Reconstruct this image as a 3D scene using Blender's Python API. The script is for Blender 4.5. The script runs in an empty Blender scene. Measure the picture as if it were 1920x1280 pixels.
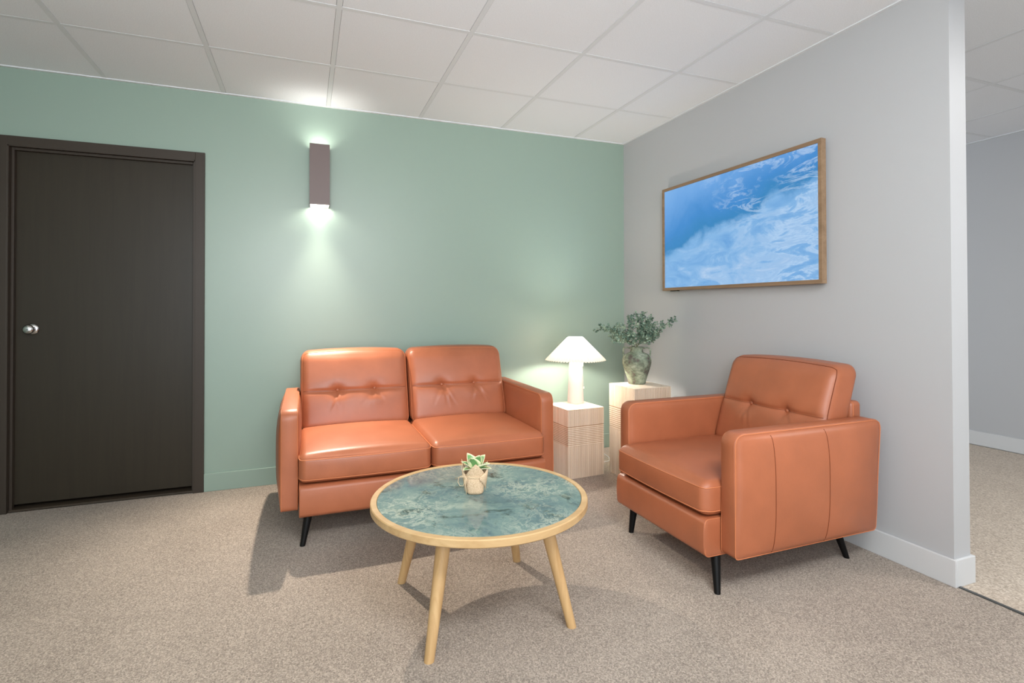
import bpy, bmesh, math, random
import numpy as np
from mathutils import Vector, Matrix
PI = math.pi
random.seed(7)
S = bpy.context.scene
C = S.collection

# ------------------------------------------------------------------ camera
def setup_camera():
    yaw, pitch, roll = 0.3666, 0.0100, -0.0020
    r = Vector((math.cos(yaw), -math.sin(yaw), 0)); fw = Vector((math.sin(yaw), math.cos(yaw), 0)); up = Vector((0, 0, 1))
    f2 = fw*math.cos(pitch) + up*math.sin(pitch); u2 = up*math.cos(pitch) - fw*math.sin(pitch)
    r3 = r*math.cos(roll) + u2*math.sin(roll); u3 = u2*math.cos(roll) - r*math.sin(roll)
    cd = bpy.data.cameras.new('camera'); cam = bpy.data.objects.new('camera', cd); C.objects.link(cam)
    M = Matrix(((r3.x, u3.x, -f2.x, -2.4184), (r3.y, u3.y, -f2.y, -3.69), (r3.z, u3.z, -f2.z, 1.1165), (0, 0, 0, 1)))
    cam.matrix_world = M
    cd.sensor_width = 36; cd.lens = 993.908/1920*36
    cd.shift_x = (960-954.736)/1920; cd.shift_y = (566.24-640)/1920
    cd.clip_start = 0.05
    S.camera = cam
setup_camera()

# ------------------------------------------------------------------ world, lamps, exposure
W = bpy.data.worlds.new('world'); S.world = W; W.use_nodes = True
W.node_tree.nodes['Background'].inputs[0].default_value = (0.90, 0.98, 1.06, 1)
W.node_tree.nodes['Background'].inputs[1].default_value = 1.9
S.view_settings.view_transform = 'Standard'; S.view_settings.look = 'None'
S.view_settings.exposure = 0.88; S.view_settings.gamma = 1.0; S.view_settings.use_curve_mapping = False

def area(name, loc, sx, sy, power, col=(1, 1, 1), rot=(0, 0, 0), spread=PI):
    l = bpy.data.lights.new(name, 'AREA'); l.shape = 'RECTANGLE'; l.size = sx; l.size_y = sy
    l.energy = power; l.color = col; l.spread = spread
    o = bpy.data.objects.new(name, l); C.objects.link(o); o.location = loc; o.rotation_euler = rot
    return o
def spot(name, loc, power, radius, ang, col, rot, parent):
    l = bpy.data.lights.new(name, 'SPOT'); l.energy = power; l.shadow_soft_size = radius; l.color = col
    l.spot_size = ang; l.spot_blend = 1.0
    o = bpy.data.objects.new(name, l); C.objects.link(o); o.location = loc; o.rotation_euler = rot; o.parent = parent
    return o
def point(name, loc, power, radius, col=(1, 1, 1), parent=None):
    l = bpy.data.lights.new(name, 'POINT'); l.energy = power; l.shadow_soft_size = radius; l.color = col
    o = bpy.data.objects.new(name, l); C.objects.link(o); o.location = loc
    if parent: o.parent = parent
    return o
# added unseen fill lights at ceiling height behind the camera; then the corridor troffer
area('room_fill_light', (-1.55, -3.9, 2.425), 1.2, 0.6, 32, (0.97, 0.99, 1.0))
area('room_fill_light', (-4.2, -3.4, 2.425), 1.2, 0.6, 5, (1.0, 0.93, 0.84))
area('ceiling_light_corridor', (1.05, -3.3, 2.425), 0.6, 0.6, 17, (1.0, 0.98, 0.95))

# added soft fill light without a fixture, aimed up towards the far ceiling corner
fill_dir = Vector((-1.35, -0.9, 2.95)) - Vector((-2.5, -4.4, 1.7))
area('bounce_fill', (-2.5, -4.4, 1.7), 0.9, 0.9, 21, (0.98, 0.985, 1.0), fill_dir.to_track_quat('-Z', 'Y').to_euler(), 2.1)

# ------------------------------------------------------------------ material helpers
def lin(c):
    out = []
    for v in c[:3]:
        v = v/255.0
        out.append(v/12.92 if v <= 0.04045 else ((v+0.055)/1.055)**2.4)
    return (*out, 1.0)
def mat(name, col=(200, 200, 200), rough=0.5, spec=0.5, metal=0.0):
    m = bpy.data.materials.new(name); m.use_nodes = True
    b = m.node_tree.nodes['Principled BSDF']
    b.inputs['Base Color'].default_value = lin(col); b.inputs['Roughness'].default_value = rough
    b.inputs['Metallic'].default_value = metal; b.inputs['Specular IOR Level'].default_value = spec
    return m, m.node_tree, b
def N(nt, t, **kw):
    n = nt.nodes.new(t)
    for k, v in kw.items(): setattr(n, k, v)
    return n
def tex(nt, kind='noise', scale=10, detail=3, rough=0.5, coord='Object', dist=0.0, vec=None):
    if vec is None:
        tc = N(nt, 'ShaderNodeTexCoord'); vec = tc.outputs[coord]
    if kind == 'noise':
        n = N(nt, 'ShaderNodeTexNoise'); n.inputs['Detail'].default_value = detail
        n.inputs['Roughness'].default_value = rough; n.inputs['Distortion'].default_value = dist
    elif kind == 'voronoi':
        n = N(nt, 'ShaderNodeTexVoronoi')
    n.inputs['Scale'].default_value = scale
    nt.links.new(vec, n.inputs['Vector'])
    return n
def ramp(nt, fac, stops):
    r = N(nt, 'ShaderNodeValToRGB'); e = r.color_ramp.elements
    while len(e) < len(stops): e.new(0.5)
    for k, (p, c) in enumerate(stops):
        e[k].position = p; e[k].color = lin(c) if max(c) > 1.01 else (*c[:3], 1)
    nt.links.new(fac, r.inputs[0]); return r
def mixc(nt, fac, a, b, mode='MIX'):
    n = N(nt, 'ShaderNodeMix', data_type='RGBA', blend_type=mode)
    for s, v in ((0, fac), (6, a), (7, b)):
        if hasattr(v, 'is_output'): nt.links.new(v, n.inputs[s])
        elif isinstance(v, (int, float)): n.inputs[s].default_value = v
        else: n.inputs[s].default_value = lin(v)
    return n.outputs[2]
def bump(nt, b, h, strength=0.2, dist=0.002):
    n = N(nt, 'ShaderNodeBump'); n.inputs['Strength'].default_value = strength; n.inputs['Distance'].default_value = dist
    nt.links.new(h, n.inputs['Height']); nt.links.new(n.outputs[0], b.inputs['Normal'])
def scaled(nt, sx, sy, sz, coord='Object', rot=(0, 0, 0)):
    tc = N(nt, 'ShaderNodeTexCoord'); mp = N(nt, 'ShaderNodeMapping')
    mp.inputs['Scale'].default_value = (sx, sy, sz); mp.inputs['Rotation'].default_value = rot
    nt.links.new(tc.outputs[coord], mp.inputs[0]); return mp.outputs[0]

def m_paint(name, col, rough=0.45, spec=0.4, bs=0.08, scale=260):
    m, nt, b = mat(name, col, rough, spec)
    n = tex(nt, 'noise', scale, 3); bump(nt, b, n.outputs[0], bs, 0.001)
    return m
def m_carpet(name, dark, mid, light, scale=190):
    m, nt, b = mat(name, mid, 0.95, 0.15)
    n1 = tex(nt, 'noise', scale, 4, 0.7); n2 = tex(nt, 'voronoi', scale*1.3); n3 = tex(nt, 'noise', 3.0, 3)
    c = ramp(nt, n1.outputs[0], [(0.30, dark), (0.50, mid), (0.68, light)])
    c2 = mixc(nt, 0.55, c.outputs[0], ramp(nt, n2.outputs['Color'], [(0.1, dark), (0.5, mid), (0.9, light)]).outputs[0])
    c3 = mixc(nt, 0.10, c2, ramp(nt, n3.outputs[0], [(0.3, dark), (0.7, light)]).outputs[0])
    nt.links.new(c3, b.inputs['Base Color'])
    b.inputs['Sheen Weight'].default_value = 0.15
    bump(nt, b, n1.outputs[0], 0.9, 0.006)
    return m
def m_leather(name, col):
    m, nt, b = mat(name, col, 0.40, 0.55)
    n = tex(nt, 'noise', 7, 4); d = tuple(v*0.955 for v in col); l = tuple(min(255, v*1.03) for v in col)
    c = ramp(nt, n.outputs[0], [(0.3, d), (0.7, l)]); nt.links.new(c.outputs[0], b.inputs['Base Color'])
    v = tex(nt, 'voronoi', 420); g = tex(nt, 'noise', 90, 4)
    mm = N(nt, 'ShaderNodeMath', operation='ADD'); nt.links.new(v.outputs['Distance'], mm.inputs[0]); nt.links.new(g.outputs[0], mm.inputs[1])
    bump(nt, b, mm.outputs[0], 0.14, 0.0012)
    r = ramp(nt, n.outputs[0], [(0.3, (0.39, 0.39, 0.39)), (0.7, (0.46, 0.46, 0.46))]); nt.links.new(r.outputs[0], b.inputs['Roughness'])
    return m
def m_wood(name, dark, light, rough=0.5, along='z', scale=1.0, spec=0.35):
    m, nt, b = mat(name, light, rough, spec)
    s = {'x': (2, 40, 40), 'y': (40, 2, 40), 'z': (40, 40, 2)}[along]
    n = tex(nt, 'noise', scale, 5, 0.6, vec=scaled(nt, *s), dist=0.6)
    c = ramp(nt, n.outputs[0], [(0.3, dark), (0.65, light)]); nt.links.new(c.outputs[0], b.inputs['Base Color'])
    bump(nt, b, n.outputs[0], 0.08, 0.001)
    return m

M = {}
M['green'] = m_paint('green_wall_paint', (146, 166, 153), 0.36, 0.5)
M['grey'] = m_paint('pale_grey_wall_paint', (184, 185, 187), 0.5, 0.35)
M['base_white'] = m_paint('white_baseboard_paint', (208, 209, 210), 0.4, 0.4, 0.03)
M['carpet'] = m_carpet('beige_loop_carpet', (92, 83, 74), (164, 150, 136), (220, 206, 191))
M['carpet2'] = m_carpet('corridor_carpet', (140, 124, 108), (196, 180, 162), (232, 220, 205), 110)
m, nt, b = mat('ceiling_tile', (222, 222, 223), 0.9, 0.1)
n = tex(nt, 'noise', 300, 3, 0.7); bump(nt, b, n.outputs[0], 0.25, 0.001)
c = ramp(nt, n.outputs[0], [(0.35, (224, 227, 231)), (0.55, (242, 245, 249))]); nt.links.new(c.outputs[0], b.inputs['Base Color']); M['tile'] = m
M['tee'] = m_paint('white_enamel_grid', (226, 229, 232), 0.45, 0.4, 0.0)
M['dark'] = m_paint('painted_void_shade', (30, 30, 30), 0.9, 0.1, 0.0)  # near-black colour standing in for shade in gaps and voids
M['door'] = m_wood('dark_brown_door_paint', (50, 44, 35), (54, 48, 38), 0.36, 'z', 1.0, 0.25)
M['frame_dark'] = m_paint('dark_brown_frame_paint', (60, 52, 44), 0.45, 0.3, 0.05)
M['saddle'] = m_wood('brown_threshold', (50, 42, 32), (66, 56, 44), 0.6, 'x')
M['chrome'] = mat('satin_chrome', (205, 205, 205), 0.16, 0.5, 1.0)[0]
M['leather'] = m_leather('cognac_leather', (170, 99, 66))
M['thread'] = m_paint('leather_piping', (202, 124, 82), 0.5, 0.3, 0.0)
M['groove'] = m_paint('dark_leather_seam', (116, 58, 34), 0.6, 0.2, 0.0)
M['blackleg'] = m_wood('black_stained_wood', (9, 8, 8), (14, 13, 12), 0.5, 'z', 1.0, 0.2)
M['oak'] = m_wood('light_oak', (182, 144, 96), (204, 168, 120), 0.42, 'z', 0.8)
M['oak_ring'] = m_wood('light_oak_ring', (182, 146, 100), (204, 172, 126), 0.42, 'x', 0.5)
M['plinth'] = m_wood('washed_wood', (226, 204, 178), (244, 228, 208), 0.6, 'z', 0.7)
M['plinth_gap'] = m_wood('washed_wood_groove', (166, 132, 98), (188, 154, 120), 0.7, 'z', 0.7)
M['ceramic'] = m_paint('matt_white_ceramic', (206, 199, 195), 0.55, 0.3, 0.05)
M['white_plastic'] = m_paint('white_plastic', (235, 236, 238), 0.35, 0.4, 0.0)
M['sconce'] = m_paint('bronze_powder_coat', (112, 98, 95), 0.45, 0.4, 0.12, 700)
M['sconce_in'] = m_paint('white_reflector', (240, 240, 236), 0.6, 0.3, 0.0)
M['tvwood'] = m_wood('tan_wood_frame', (132, 107, 82), (154, 127, 100), 0.5, 'y', 0.6)
M['black'] = m_paint('black_plastic', (26, 26, 27), 0.5, 0.4, 0.0)
M['strip'] = m_paint('dark_metal_strip', (70, 72, 72), 0.4, 0.5, 0.0)
M['stem'] = m_paint('grey_green_stem', (120, 124, 96), 0.7, 0.2, 0.0)
M['twine'] = m_paint('natural_twine', (222, 198, 164), 0.9, 0.1, 0.3, 900)

# eucalyptus leaf
m, nt, b = mat('eucalyptus_leaf', (110, 138, 116), 0.55, 0.4)
oi = tex(nt, 'noise', 26, 2); c = ramp(nt, oi.outputs[0], [(0.32, (72, 98, 84)), (0.5, (112, 138, 118)), (0.68, (178, 194, 168))])
nt.links.new(c.outputs[0], b.inputs['Base Color']); M['leaf'] = m
# vase
m, nt, b = mat('weathered_green_terracotta', (104, 112, 98), 0.7, 0.3)
n1 = tex(nt, 'noise', 16, 6, 0.65); n2 = tex(nt, 'noise', 60, 4)
c = ramp(nt, n1.outputs[0], [(0.30, (70, 66, 60)), (0.40, (108, 98, 90)), (0.48, (124, 136, 114)), (0.62, (164, 172, 150)), (0.78, (205, 206, 198))])
nt.links.new(mixc(nt, ramp(nt, n2.outputs[0], [(0.45, (0, 0, 0)), (0.7, (0.5, 0.5, 0.5))]).outputs[0], c.outputs[0], (70, 70, 64)), b.inputs['Base Color'])
bump(nt, b, n1.outputs[0], 0.6, 0.006); M['vase'] = m
# burlap
m, nt, b = mat('burlap', (206, 172, 128), 0.95, 0.1)
n1 = tex(nt, 'noise', 1, 2, vec=scaled(nt, 380, 380, 900)); n2 = tex(nt, 'noise', 1, 2, vec=scaled(nt, 900, 900, 380))
s = N(nt, 'ShaderNodeMath', operation='ADD'); nt.links.new(n1.outputs[0], s.inputs[0]); nt.links.new(n2.outputs[0], s.inputs[1])
c = ramp(nt, n1.outputs[0], [(0.32, (186, 150, 110)), (0.6, (236, 210, 178))]); nt.links.new(c.outputs[0], b.inputs['Base Color'])
bump(nt, b, s.outputs[0], 0.7, 0.002); M['burlap'] = m
# variegated leaf (cream rim, green heart) by UV
m, nt, b = mat('variegated_leaf', (140, 180, 120), 0.45, 0.4)
tc = N(nt, 'ShaderNodeTexCoord'); sp = N(nt, 'ShaderNodeSeparateXYZ'); nt.links.new(tc.outputs['UV'], sp.inputs[0])
c = ramp(nt, sp.outputs[0], [(0.0, (126, 172, 112)), (0.55, (104, 156, 92)), (0.72, (206, 216, 166)), (1.0, (240, 232, 200))])
nt.links.new(c.outputs[0], b.inputs['Base Color']); M['varleaf'] = m
# marble
m, nt, b = mat('green_blue_marble', (90, 130, 130), 0.07, 0.55)
w = tex(nt, 'noise', 2.2, 5, 0.6); tcv = N(nt, 'ShaderNodeTexCoord')
vm = N(nt, 'ShaderNodeVectorMath', operation='MULTIPLY_ADD'); nt.links.new(w.outputs['Color'], vm.inputs[0])
vm.inputs[1].default_value = (0.5, 0.5, 0.5); nt.links.new(tcv.outputs['Object'], vm.inputs[2]); wv = vm.outputs[0]
n1 = tex(nt, 'noise', 5.0, 10, 0.74, vec=wv); n2 = tex(nt, 'noise', 11, 9, 0.75, vec=wv); n3 = tex(nt, 'noise', 9.0, 7, 0.68, vec=wv)
base = ramp(nt, n1.outputs[0], [(0.30, (64, 82, 86)), (0.43, (92, 116, 120)), (0.55, (112, 136, 132)), (0.70, (154, 168, 154))])
dk = ramp(nt, n3.outputs[0], [(0.34, (1, 1, 1)), (0.45, (0, 0, 0))])
base2 = mixc(nt, dk.outputs[0], base.outputs[0], (58, 76, 70))
ab = N(nt, 'ShaderNodeMath', operation='SUBTRACT'); nt.links.new(n2.outputs[0], ab.inputs[0]); ab.inputs[1].default_value = 0.5
ab2 = N(nt, 'ShaderNodeMath', operation='ABSOLUTE'); nt.links.new(ab.outputs[0], ab2.inputs[0])
vein = ramp(nt, ab2.outputs[0], [(0.0, (0.85, 0.85, 0.85)), (0.040, (0, 0, 0))])
msk = tex(nt, 'noise', 3.1, 3, vec=tcv.outputs['Object']); mk = ramp(nt, msk.outputs[0], [(0.36, (0, 0, 0)), (0.58, (1, 1, 1))])
vmul = N(nt, 'ShaderNodeMath', operation='MULTIPLY'); nt.links.new(vein.outputs[0], vmul.inputs[0]); nt.links.new(mk.outputs[0], vmul.inputs[1])
nt.links.new(mixc(nt, vmul.outputs[0], base2, (186, 192, 174)), b.inputs['Base Color']); M['marble'] = m
# lamp shade: thin pleated fabric, lit from inside
m = bpy.data.materials.new('pleated_shade'); m.use_nodes = True; nt = m.node_tree; nt.nodes.clear()
o = N(nt, 'ShaderNodeOutputMaterial'); d = N(nt, 'ShaderNodeBsdfDiffuse'); t = N(nt, 'ShaderNodeBsdfTranslucent'); x = N(nt, 'ShaderNodeMixShader')
d.inputs[0].default_value = lin((226, 220, 212)); t.inputs[0].default_value = lin((226, 208, 186)); x.inputs[0].default_value = 0.17
nt.links.new(d.outputs[0], x.inputs[1]); nt.links.new(t.outputs[0], x.inputs[2]); nt.links.new(x.outputs[0], o.inputs[0]); M['shade'] = m
# screen: generic stormy sea
m = bpy.data.materials.new('lit_screen'); m.use_nodes = True; nt = m.node_tree; b = nt.nodes['Principled BSDF']
b.inputs['Base Color'].default_value = (0.01, 0.01, 0.01, 1); b.inputs['Roughness'].default_value = 0.35
tc = N(nt, 'ShaderNodeTexCoord'); sp = N(nt, 'ShaderNodeSeparateXYZ'); nt.links.new(tc.outputs['UV'], sp.inputs[0])
mp = N(nt, 'ShaderNodeMapping'); mp.inputs['Scale'].default_value = (1.76, 1, 1); nt.links.new(tc.outputs['UV'], mp.inputs[0])
mp2 = N(nt, 'ShaderNodeMapping'); mp2.inputs['Scale'].default_value = (1.3, 2.4, 1); mp2.inputs['Rotation'].default_value = (0, 0, -0.6); nt.links.new(tc.outputs['UV'], mp2.inputs[0])
a1 = tex(nt, 'noise', 2.2, 8, 0.62, vec=mp.outputs[0], dist=0.5); a2 = tex(nt, 'noise', 3.0, 9, 0.66, vec=mp2.outputs[0], dist=1.2)
def math_(op, a, b_=None, c_=None):
    n = N(nt, 'ShaderNodeMath', operation=op)
    for k, v in enumerate((a, b_, c_)):
        if v is None: continue
        if hasattr(v, 'is_output'): nt.links.new(v, n.inputs[k])
        else: n.inputs[k].default_value = v
    return n.outputs[0]
U, V = sp.outputs[0], sp.outputs[1]
diag = math_('SUBTRACT', V, math_('MULTIPLY_ADD', U, 0.42, 0.27))              # over the diagonal crest
dd = math_('ADD', diag, math_('MULTIPLY', math_('SUBTRACT', a1.outputs[0], 0.5), 0.55))
sea = ramp(nt, dd, [(0.0, (130, 182, 230)), (0.10, (46, 132, 192)), (0.26, (60, 138, 208)), (0.55, (108, 166, 228)), (0.9, (140, 188, 238))])
low = ramp(nt, a2.outputs[0], [(0.28, (92, 156, 218)), (0.5, (132, 182, 230)), (0.75, (190, 212, 240))])
side = ramp(nt, math_('MULTIPLY_ADD', math_('ADD', diag, math_('MULTIPLY', math_('SUBTRACT', a1.outputs[0], 0.5), 0.45)), 3.6, 0.5), [(0.2, (0, 0, 0)), (0.8, (1, 1, 1))])
c1 = mixc(nt, side.outputs[0], low.outputs[0], sea.outputs[0])
rid = ramp(nt, math_('ABSOLUTE', math_('SUBTRACT', a2.outputs[0], 0.52)), [(0.0, (0.55, 0.55, 0.55)), (0.05, (0, 0, 0))])
mk = ramp(nt, math_('ADD', a1.outputs[0], math_('MULTIPLY', math_('SUBTRACT', U, 0.5), 0.35)), [(0.45, (0, 0, 0)), (0.65, (1, 1, 1))])
c2 = mixc(nt, math_('MULTIPLY', rid.outputs[0], mk.outputs[0]), c1, (205, 226, 250))
nt.links.new(c2, b.inputs['Emission Color']); b.inputs['Emission Strength'].default_value = 0.52; M['screen'] = m

# ------------------------------------------------------------------ geometry helpers
def link(name, me, m=None, parent=None, loc=None, smooth=False):
    o = bpy.data.objects.new(name, me); C.objects.link(o)
    if m is not None: me.materials.append(m)
    if parent is not None: o.parent = parent
    if loc is not None: o.location = loc
    if smooth:
        for p in me.polygons: p.use_smooth = True
    return o
def from_bm(name, bm, m=None, parent=None, loc=None, smooth=False, uv=False):
    me = bpy.data.meshes.new(name); bm.normal_update(); bm.to_mesh(me); bm.free()
    return link(name, me, m, parent, loc, smooth)
def bx(bm, lo, hi, bev=0.0):
    lo, hi = Vector(lo), Vector(hi)
    g = bmesh.ops.create_cube(bm, size=1.0); vs = g['verts']
    for v in vs:
        v.co = Vector((lo[k] + (v.co[k]+0.5)*(hi[k]-lo[k]) for k in range(3)))
    if bev > 0:
        es = list({e for v in vs for e in v.link_edges})
        bmesh.ops.bevel(bm, geom=es, offset=bev, segments=2, affect='EDGES', profile=0.5)
def box(name, lo, hi, m, parent=None, bev=0.0, loc=None):
    bm = bmesh.new(); bx(bm, lo, hi, bev); return from_bm(name, bm, m, parent, loc)
def tube_bm(bm, pts, r, seg=8, closed=False, r_end=None):
    pts = [Vector(p) for p in pts]; n = len(pts); rings = []
    prev = None
    for i, p in enumerate(pts):
        if closed: t = pts[(i+1) % n] - pts[i-1]
        else: t = pts[min(i+1, n-1)] - pts[max(i-1, 0)]
        if t.length < 1e-9: t = Vector((0, 0, 1))
        t.normalize()
        if prev is None:
            a = Vector((0, 0, 1)) if abs(t.z) < 0.9 else Vector((1, 0, 0))
            u = t.cross(a).normalized()
        else:
            u = (prev - t*prev.dot(t)); u = u.normalized() if u.length > 1e-6 else t.orthogonal().normalized()
        prev = u; v = t.cross(u)
        rr = r if r_end is None else r + (r_end-r)*i/max(1, n-1)
        rings.append([bm.verts.new(p + (u*math.cos(2*PI*k/seg) + v*math.sin(2*PI*k/seg))*rr) for k in range(seg)])
    m_ = n if closed else n-1
    for i in range(m_):
        A, B = rings[i], rings[(i+1) % n]
        for k in range(seg): bm.faces.new((A[k], A[(k+1) % seg], B[(k+1) % seg], B[k]))
    if not closed:
        bm.faces.new(rings[0][::-1]); bm.faces.new(rings[-1])
def tube(name, pts, r, m, parent=None, seg=8, closed=False, r_end=None, loc=None):
    bm = bmesh.new(); tube_bm(bm, pts, r, seg, closed, r_end)
    bmesh.ops.recalc_face_normals(bm, faces=bm.faces)
    return from_bm(name, bm, m, parent, loc, True)
def lathe(name, prof, m, parent=None, seg=48, loc=None, smooth=True, close=True):
    bm = bmesh.new(); rings = []
    for (r, z) in prof:
        if r < 1e-6: rings.append([bm.verts.new((0, 0, z))])
        else: rings.append([bm.verts.new((r*math.cos(2*PI*k/seg), r*math.sin(2*PI*k/seg), z)) for k in range(seg)])
    for A, B in zip(rings[:-1], rings[1:]):
        for k in range(seg):
            a = [A[k % len(A)], A[(k+1) % len(A)], B[(k+1) % len(B)], B[k % len(B)]]
            a = list(dict.fromkeys(a))
            if len(a) >= 3: bm.faces.new(a)
    bmesh.ops.recalc_face_normals(bm, faces=bm.faces)
    o = from_bm(name, bm, m, parent, loc, smooth)
    return o
def sharp(o, ang=0.6):
    me = o.data
    try: me.set_sharp_from_angle(angle=ang)
    except Exception: pass
    return o
def cone_leg(name, top, bot, rt, rb, m, parent=None, seg=20):
    bm = bmesh.new(); A, B = [], []
    for k in range(seg):
        c, s = math.cos(2*PI*k/seg), math.sin(2*PI*k/seg)
        A.append(bm.verts.new((top[0]+rt*c, top[1]+rt*s, top[2]))); B.append(bm.verts.new((bot[0]+rb*c, bot[1]+rb*s, bot[2])))
    for k in range(seg): bm.faces.new((B[k], B[(k+1) % seg], A[(k+1) % seg], A[k]))
    bm.faces.new(A); bm.faces.new(B[::-1])
    bmesh.ops.recalc_face_normals(bm, faces=bm.faces)
    return sharp(from_bm(name, bm, m, parent, None, True))

def axis_samples(h, r, ni, nc):
    cs = [math.tan(k/nc*PI/4) for k in range(nc+1)]
    pos = [(h-r) + r*c for c in cs]
    inner = list(np.linspace(-(h-r), h-r, ni+1))[1:-1]
    return [-p for p in reversed(pos)] + inner + pos
def rmap(P, h, r, low=None):
    P = np.asarray(P, float); h = np.asarray(h, float); r = np.asarray(r, float)
    r = np.broadcast_to(r, P.shape).copy()
    if low is not None:
        w = np.clip((P[:, 2:3]+0.16)/0.2, 0, 1); w = w*w*(3-2*w); r = np.asarray(low)*(1-w) + r*w
    inn = np.clip(P, -(h-r), h-r); d = (P-inn)/r
    L = np.linalg.norm(d, axis=-1, keepdims=True); L[L < 1e-9] = 1
    return inn + d/L*r
def rbox(name, h, r, ni, m, parent=None, loc=(0, 0, 0), deform=None, nc=4, low=None):
    """rounded box; h half sizes, r corner radius per axis, ni inner divisions per axis"""
    ax = [axis_samples(h[k], r[k], ni[k], nc) for k in range(3)]
    idx = {}; pts = []; faces = []
    def vid(p):
        k = (round(p[0], 6), round(p[1], 6), round(p[2], 6))
        if k not in idx: idx[k] = len(pts); pts.append(p)
        return idx[k]
    for a in range(3):
        b_, c_ = (a+1) % 3, (a+2) % 3
        for s in (-1, 1):
            for i in range(len(ax[b_])-1):
                for j in range(len(ax[c_])-1):
                    q = []
                    for (ii, jj) in ((i, j), (i+1, j), (i+1, j+1), (i, j+1)):
                        p = [0, 0, 0]; p[a] = s*h[a]; p[b_] = ax[b_][ii]; p[c_] = ax[c_][jj]; q.append(vid(tuple(p)))
                    faces.append(q if s > 0 else q[::-1])
    P0 = np.array(pts); P = rmap(P0, h, r, low)
    if deform: P = deform(P, P0)
    me = bpy.data.meshes.new(name); me.from_pydata(P.tolist(), [], faces); me.update()
    return link(name, me, m, parent, loc, True)
def loop_on(h, r, deform, a, val, n=24, low=None):
    """closed loop of surface points at coordinate `val` of axis a around the rounded box"""
    b_, c_ = [k for k in range(3) if k != a]
    sb, sc = axis_samples(h[b_], r[b_], n, 6), axis_samples(h[c_], r[c_], n, 6)
    pts = []
    for x in sb[:-1]: p = [0]*3; p[a] = val; p[b_] = x; p[c_] = -h[c_]; pts.append(p)
    for x in sc[:-1]: p = [0]*3; p[a] = val; p[b_] = h[b_]; p[c_] = x; pts.append(p)
    for x in sb[::-1][:-1]: p = [0]*3; p[a] = val; p[b_] = x; p[c_] = h[c_]; pts.append(p)
    for x in sc[::-1][:-1]: p = [0]*3; p[a] = val; p[b_] = -h[b_]; p[c_] = x; pts.append(p)
    P0 = np.array(pts, float); P = rmap(P0, h, r, low)
    if deform: P = deform(P, P0)
    return P
def tag(o, label=None, cat=None, group=None, kind=None):
    if label: o['label'] = label
    if cat: o['category'] = cat
    if group: o['group'] = group
    if kind: o['kind'] = kind
    return o
def thing(name, loc, label, cat, rz=0.0, group=None):
    o = bpy.data.objects.new(name, None); C.objects.link(o); o.location = loc; o.rotation_euler = (0, 0, rz); o.empty_display_size = 0.1
    return tag(o, label, cat, group)

# ------------------------------------------------------------------ room shell
H = 2.4408
DX0, DX1, DZ = -3.94, -3.045, 2.012         # door opening
bm = bmesh.new()
bx(bm, (DX1, 0, 0), (0.0, 0.12, H+0.1)); bx(bm, (-6.0, 0, 0), (DX0, 0.12, H+0.1)); bx(bm, (DX0, 0, DZ), (DX1, 0.12, H+0.1))
tag(from_bm('wall_back', bm, M['green']), 'sage green painted wall behind the sofa and the brown door', 'wall', kind='structure')
YE = -2.341
wr = box('wall_right', (0.0, YE, 0), (0.104, 0.12, H+0.1), M['grey'])
tag(wr, 'pale grey partition wall that carries the framed screen', 'wall', kind='structure')
wf = box('wall_far', (2.63, -6.0, 0), (2.75, 1.5, H+0.1), M['grey'])
tag(wf, 'grey corridor wall seen past the end of the partition', 'wall', kind='structure')
wc = box('wall_corridor', (0.104, 1.4, 0), (2.63, 1.5, H+0.1), M['grey'])
tag(wc, 'grey wall closing the corridor behind the partition', 'wall', kind='structure')
wh = box('light_block_door', (-4.4, 0.15, -0.1), (-2.7, 0.17, 2.44), M['dark'])  # added panel, stops world light leaking under the door
tag(wh, 'added dark panel blocking light behind the closed brown door', 'wall', kind='structure')
wl = box('light_block_left', (-4.87, -6.5, 0), (-4.75, 0.0, H+0.1), M['green'])  # added out of view to keep world light off the left side
tag(wl, 'added unseen sage green wall left of the door, blocking light', 'wall', kind='structure')
we = box('light_block_front', (-1.20, -6.5, 0), (2.63, -6.4, H+0.1), M['grey'])  # added out of view to cut world light on the partition end
tag(we, 'added unseen grey wall towards the corridor, blocking light', 'wall', kind='structure')
fl = box('floor', (-6.0, -6.5, -0.1), (0.012, 0.0, 0.0), M['carpet'])
tag(fl, 'beige speckled loop carpet of the lounge', 'carpet', kind='structure')
fl2 = box('floor', (0.012, -6.5, -0.1), (2.75, 1.5, 0.0), M['carpet2'])
tag(fl2, 'paler coarse carpet of the corridor beyond the partition', 'carpet', kind='structure')
fl3 = box('floor', (-6.0, 0.0, -0.1), (0.012, 0.5, -0.001), M['dark'])  # shade of the door gap put into the floor colour
tag(fl3, 'floor under the closed door, coloured dark as the shade of the gap', 'floor', kind='structure')
st = box('trim', (0.004, -6.5, 0.0), (0.018, YE-0.012, 0.004), M['strip']); st.name = 'trim_1'
tag(st, 'thin dark metal strip between the two carpets at the partition end', 'trim', kind='structure')

def baseboard(name, lo, hi, m, label):
    o = box(name, lo, hi, m, bev=0.002); return tag(o, label, 'baseboard', kind='structure')
HB, BT = 0.108, 0.012
baseboard('baseboard_back', (-2.994, -BT, 0), (-BT, 0, HB), M['green'], 'green painted baseboard under the sage wall')
bb = baseboard('baseboard_right', (-BT, YE-BT, 0), (0.0, 0.0, HB), M['base_white'], 'pale baseboard around the foot and end of the grey partition')
box('end_return', (0.0, YE-BT, 0), (0.104+BT, YE, HB), M['base_white'], bb, 0.002)
box('corridor_side', (0.104, YE, 0), (0.104+BT, 1.4, HB), M['base_white'], bb, 0.002)
baseboard('baseboard_far', (2.618, -6.0, 0.006), (2.63, 1.4, HB+0.006), M['base_white'], 'pale baseboard under the corridor wall')

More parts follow.
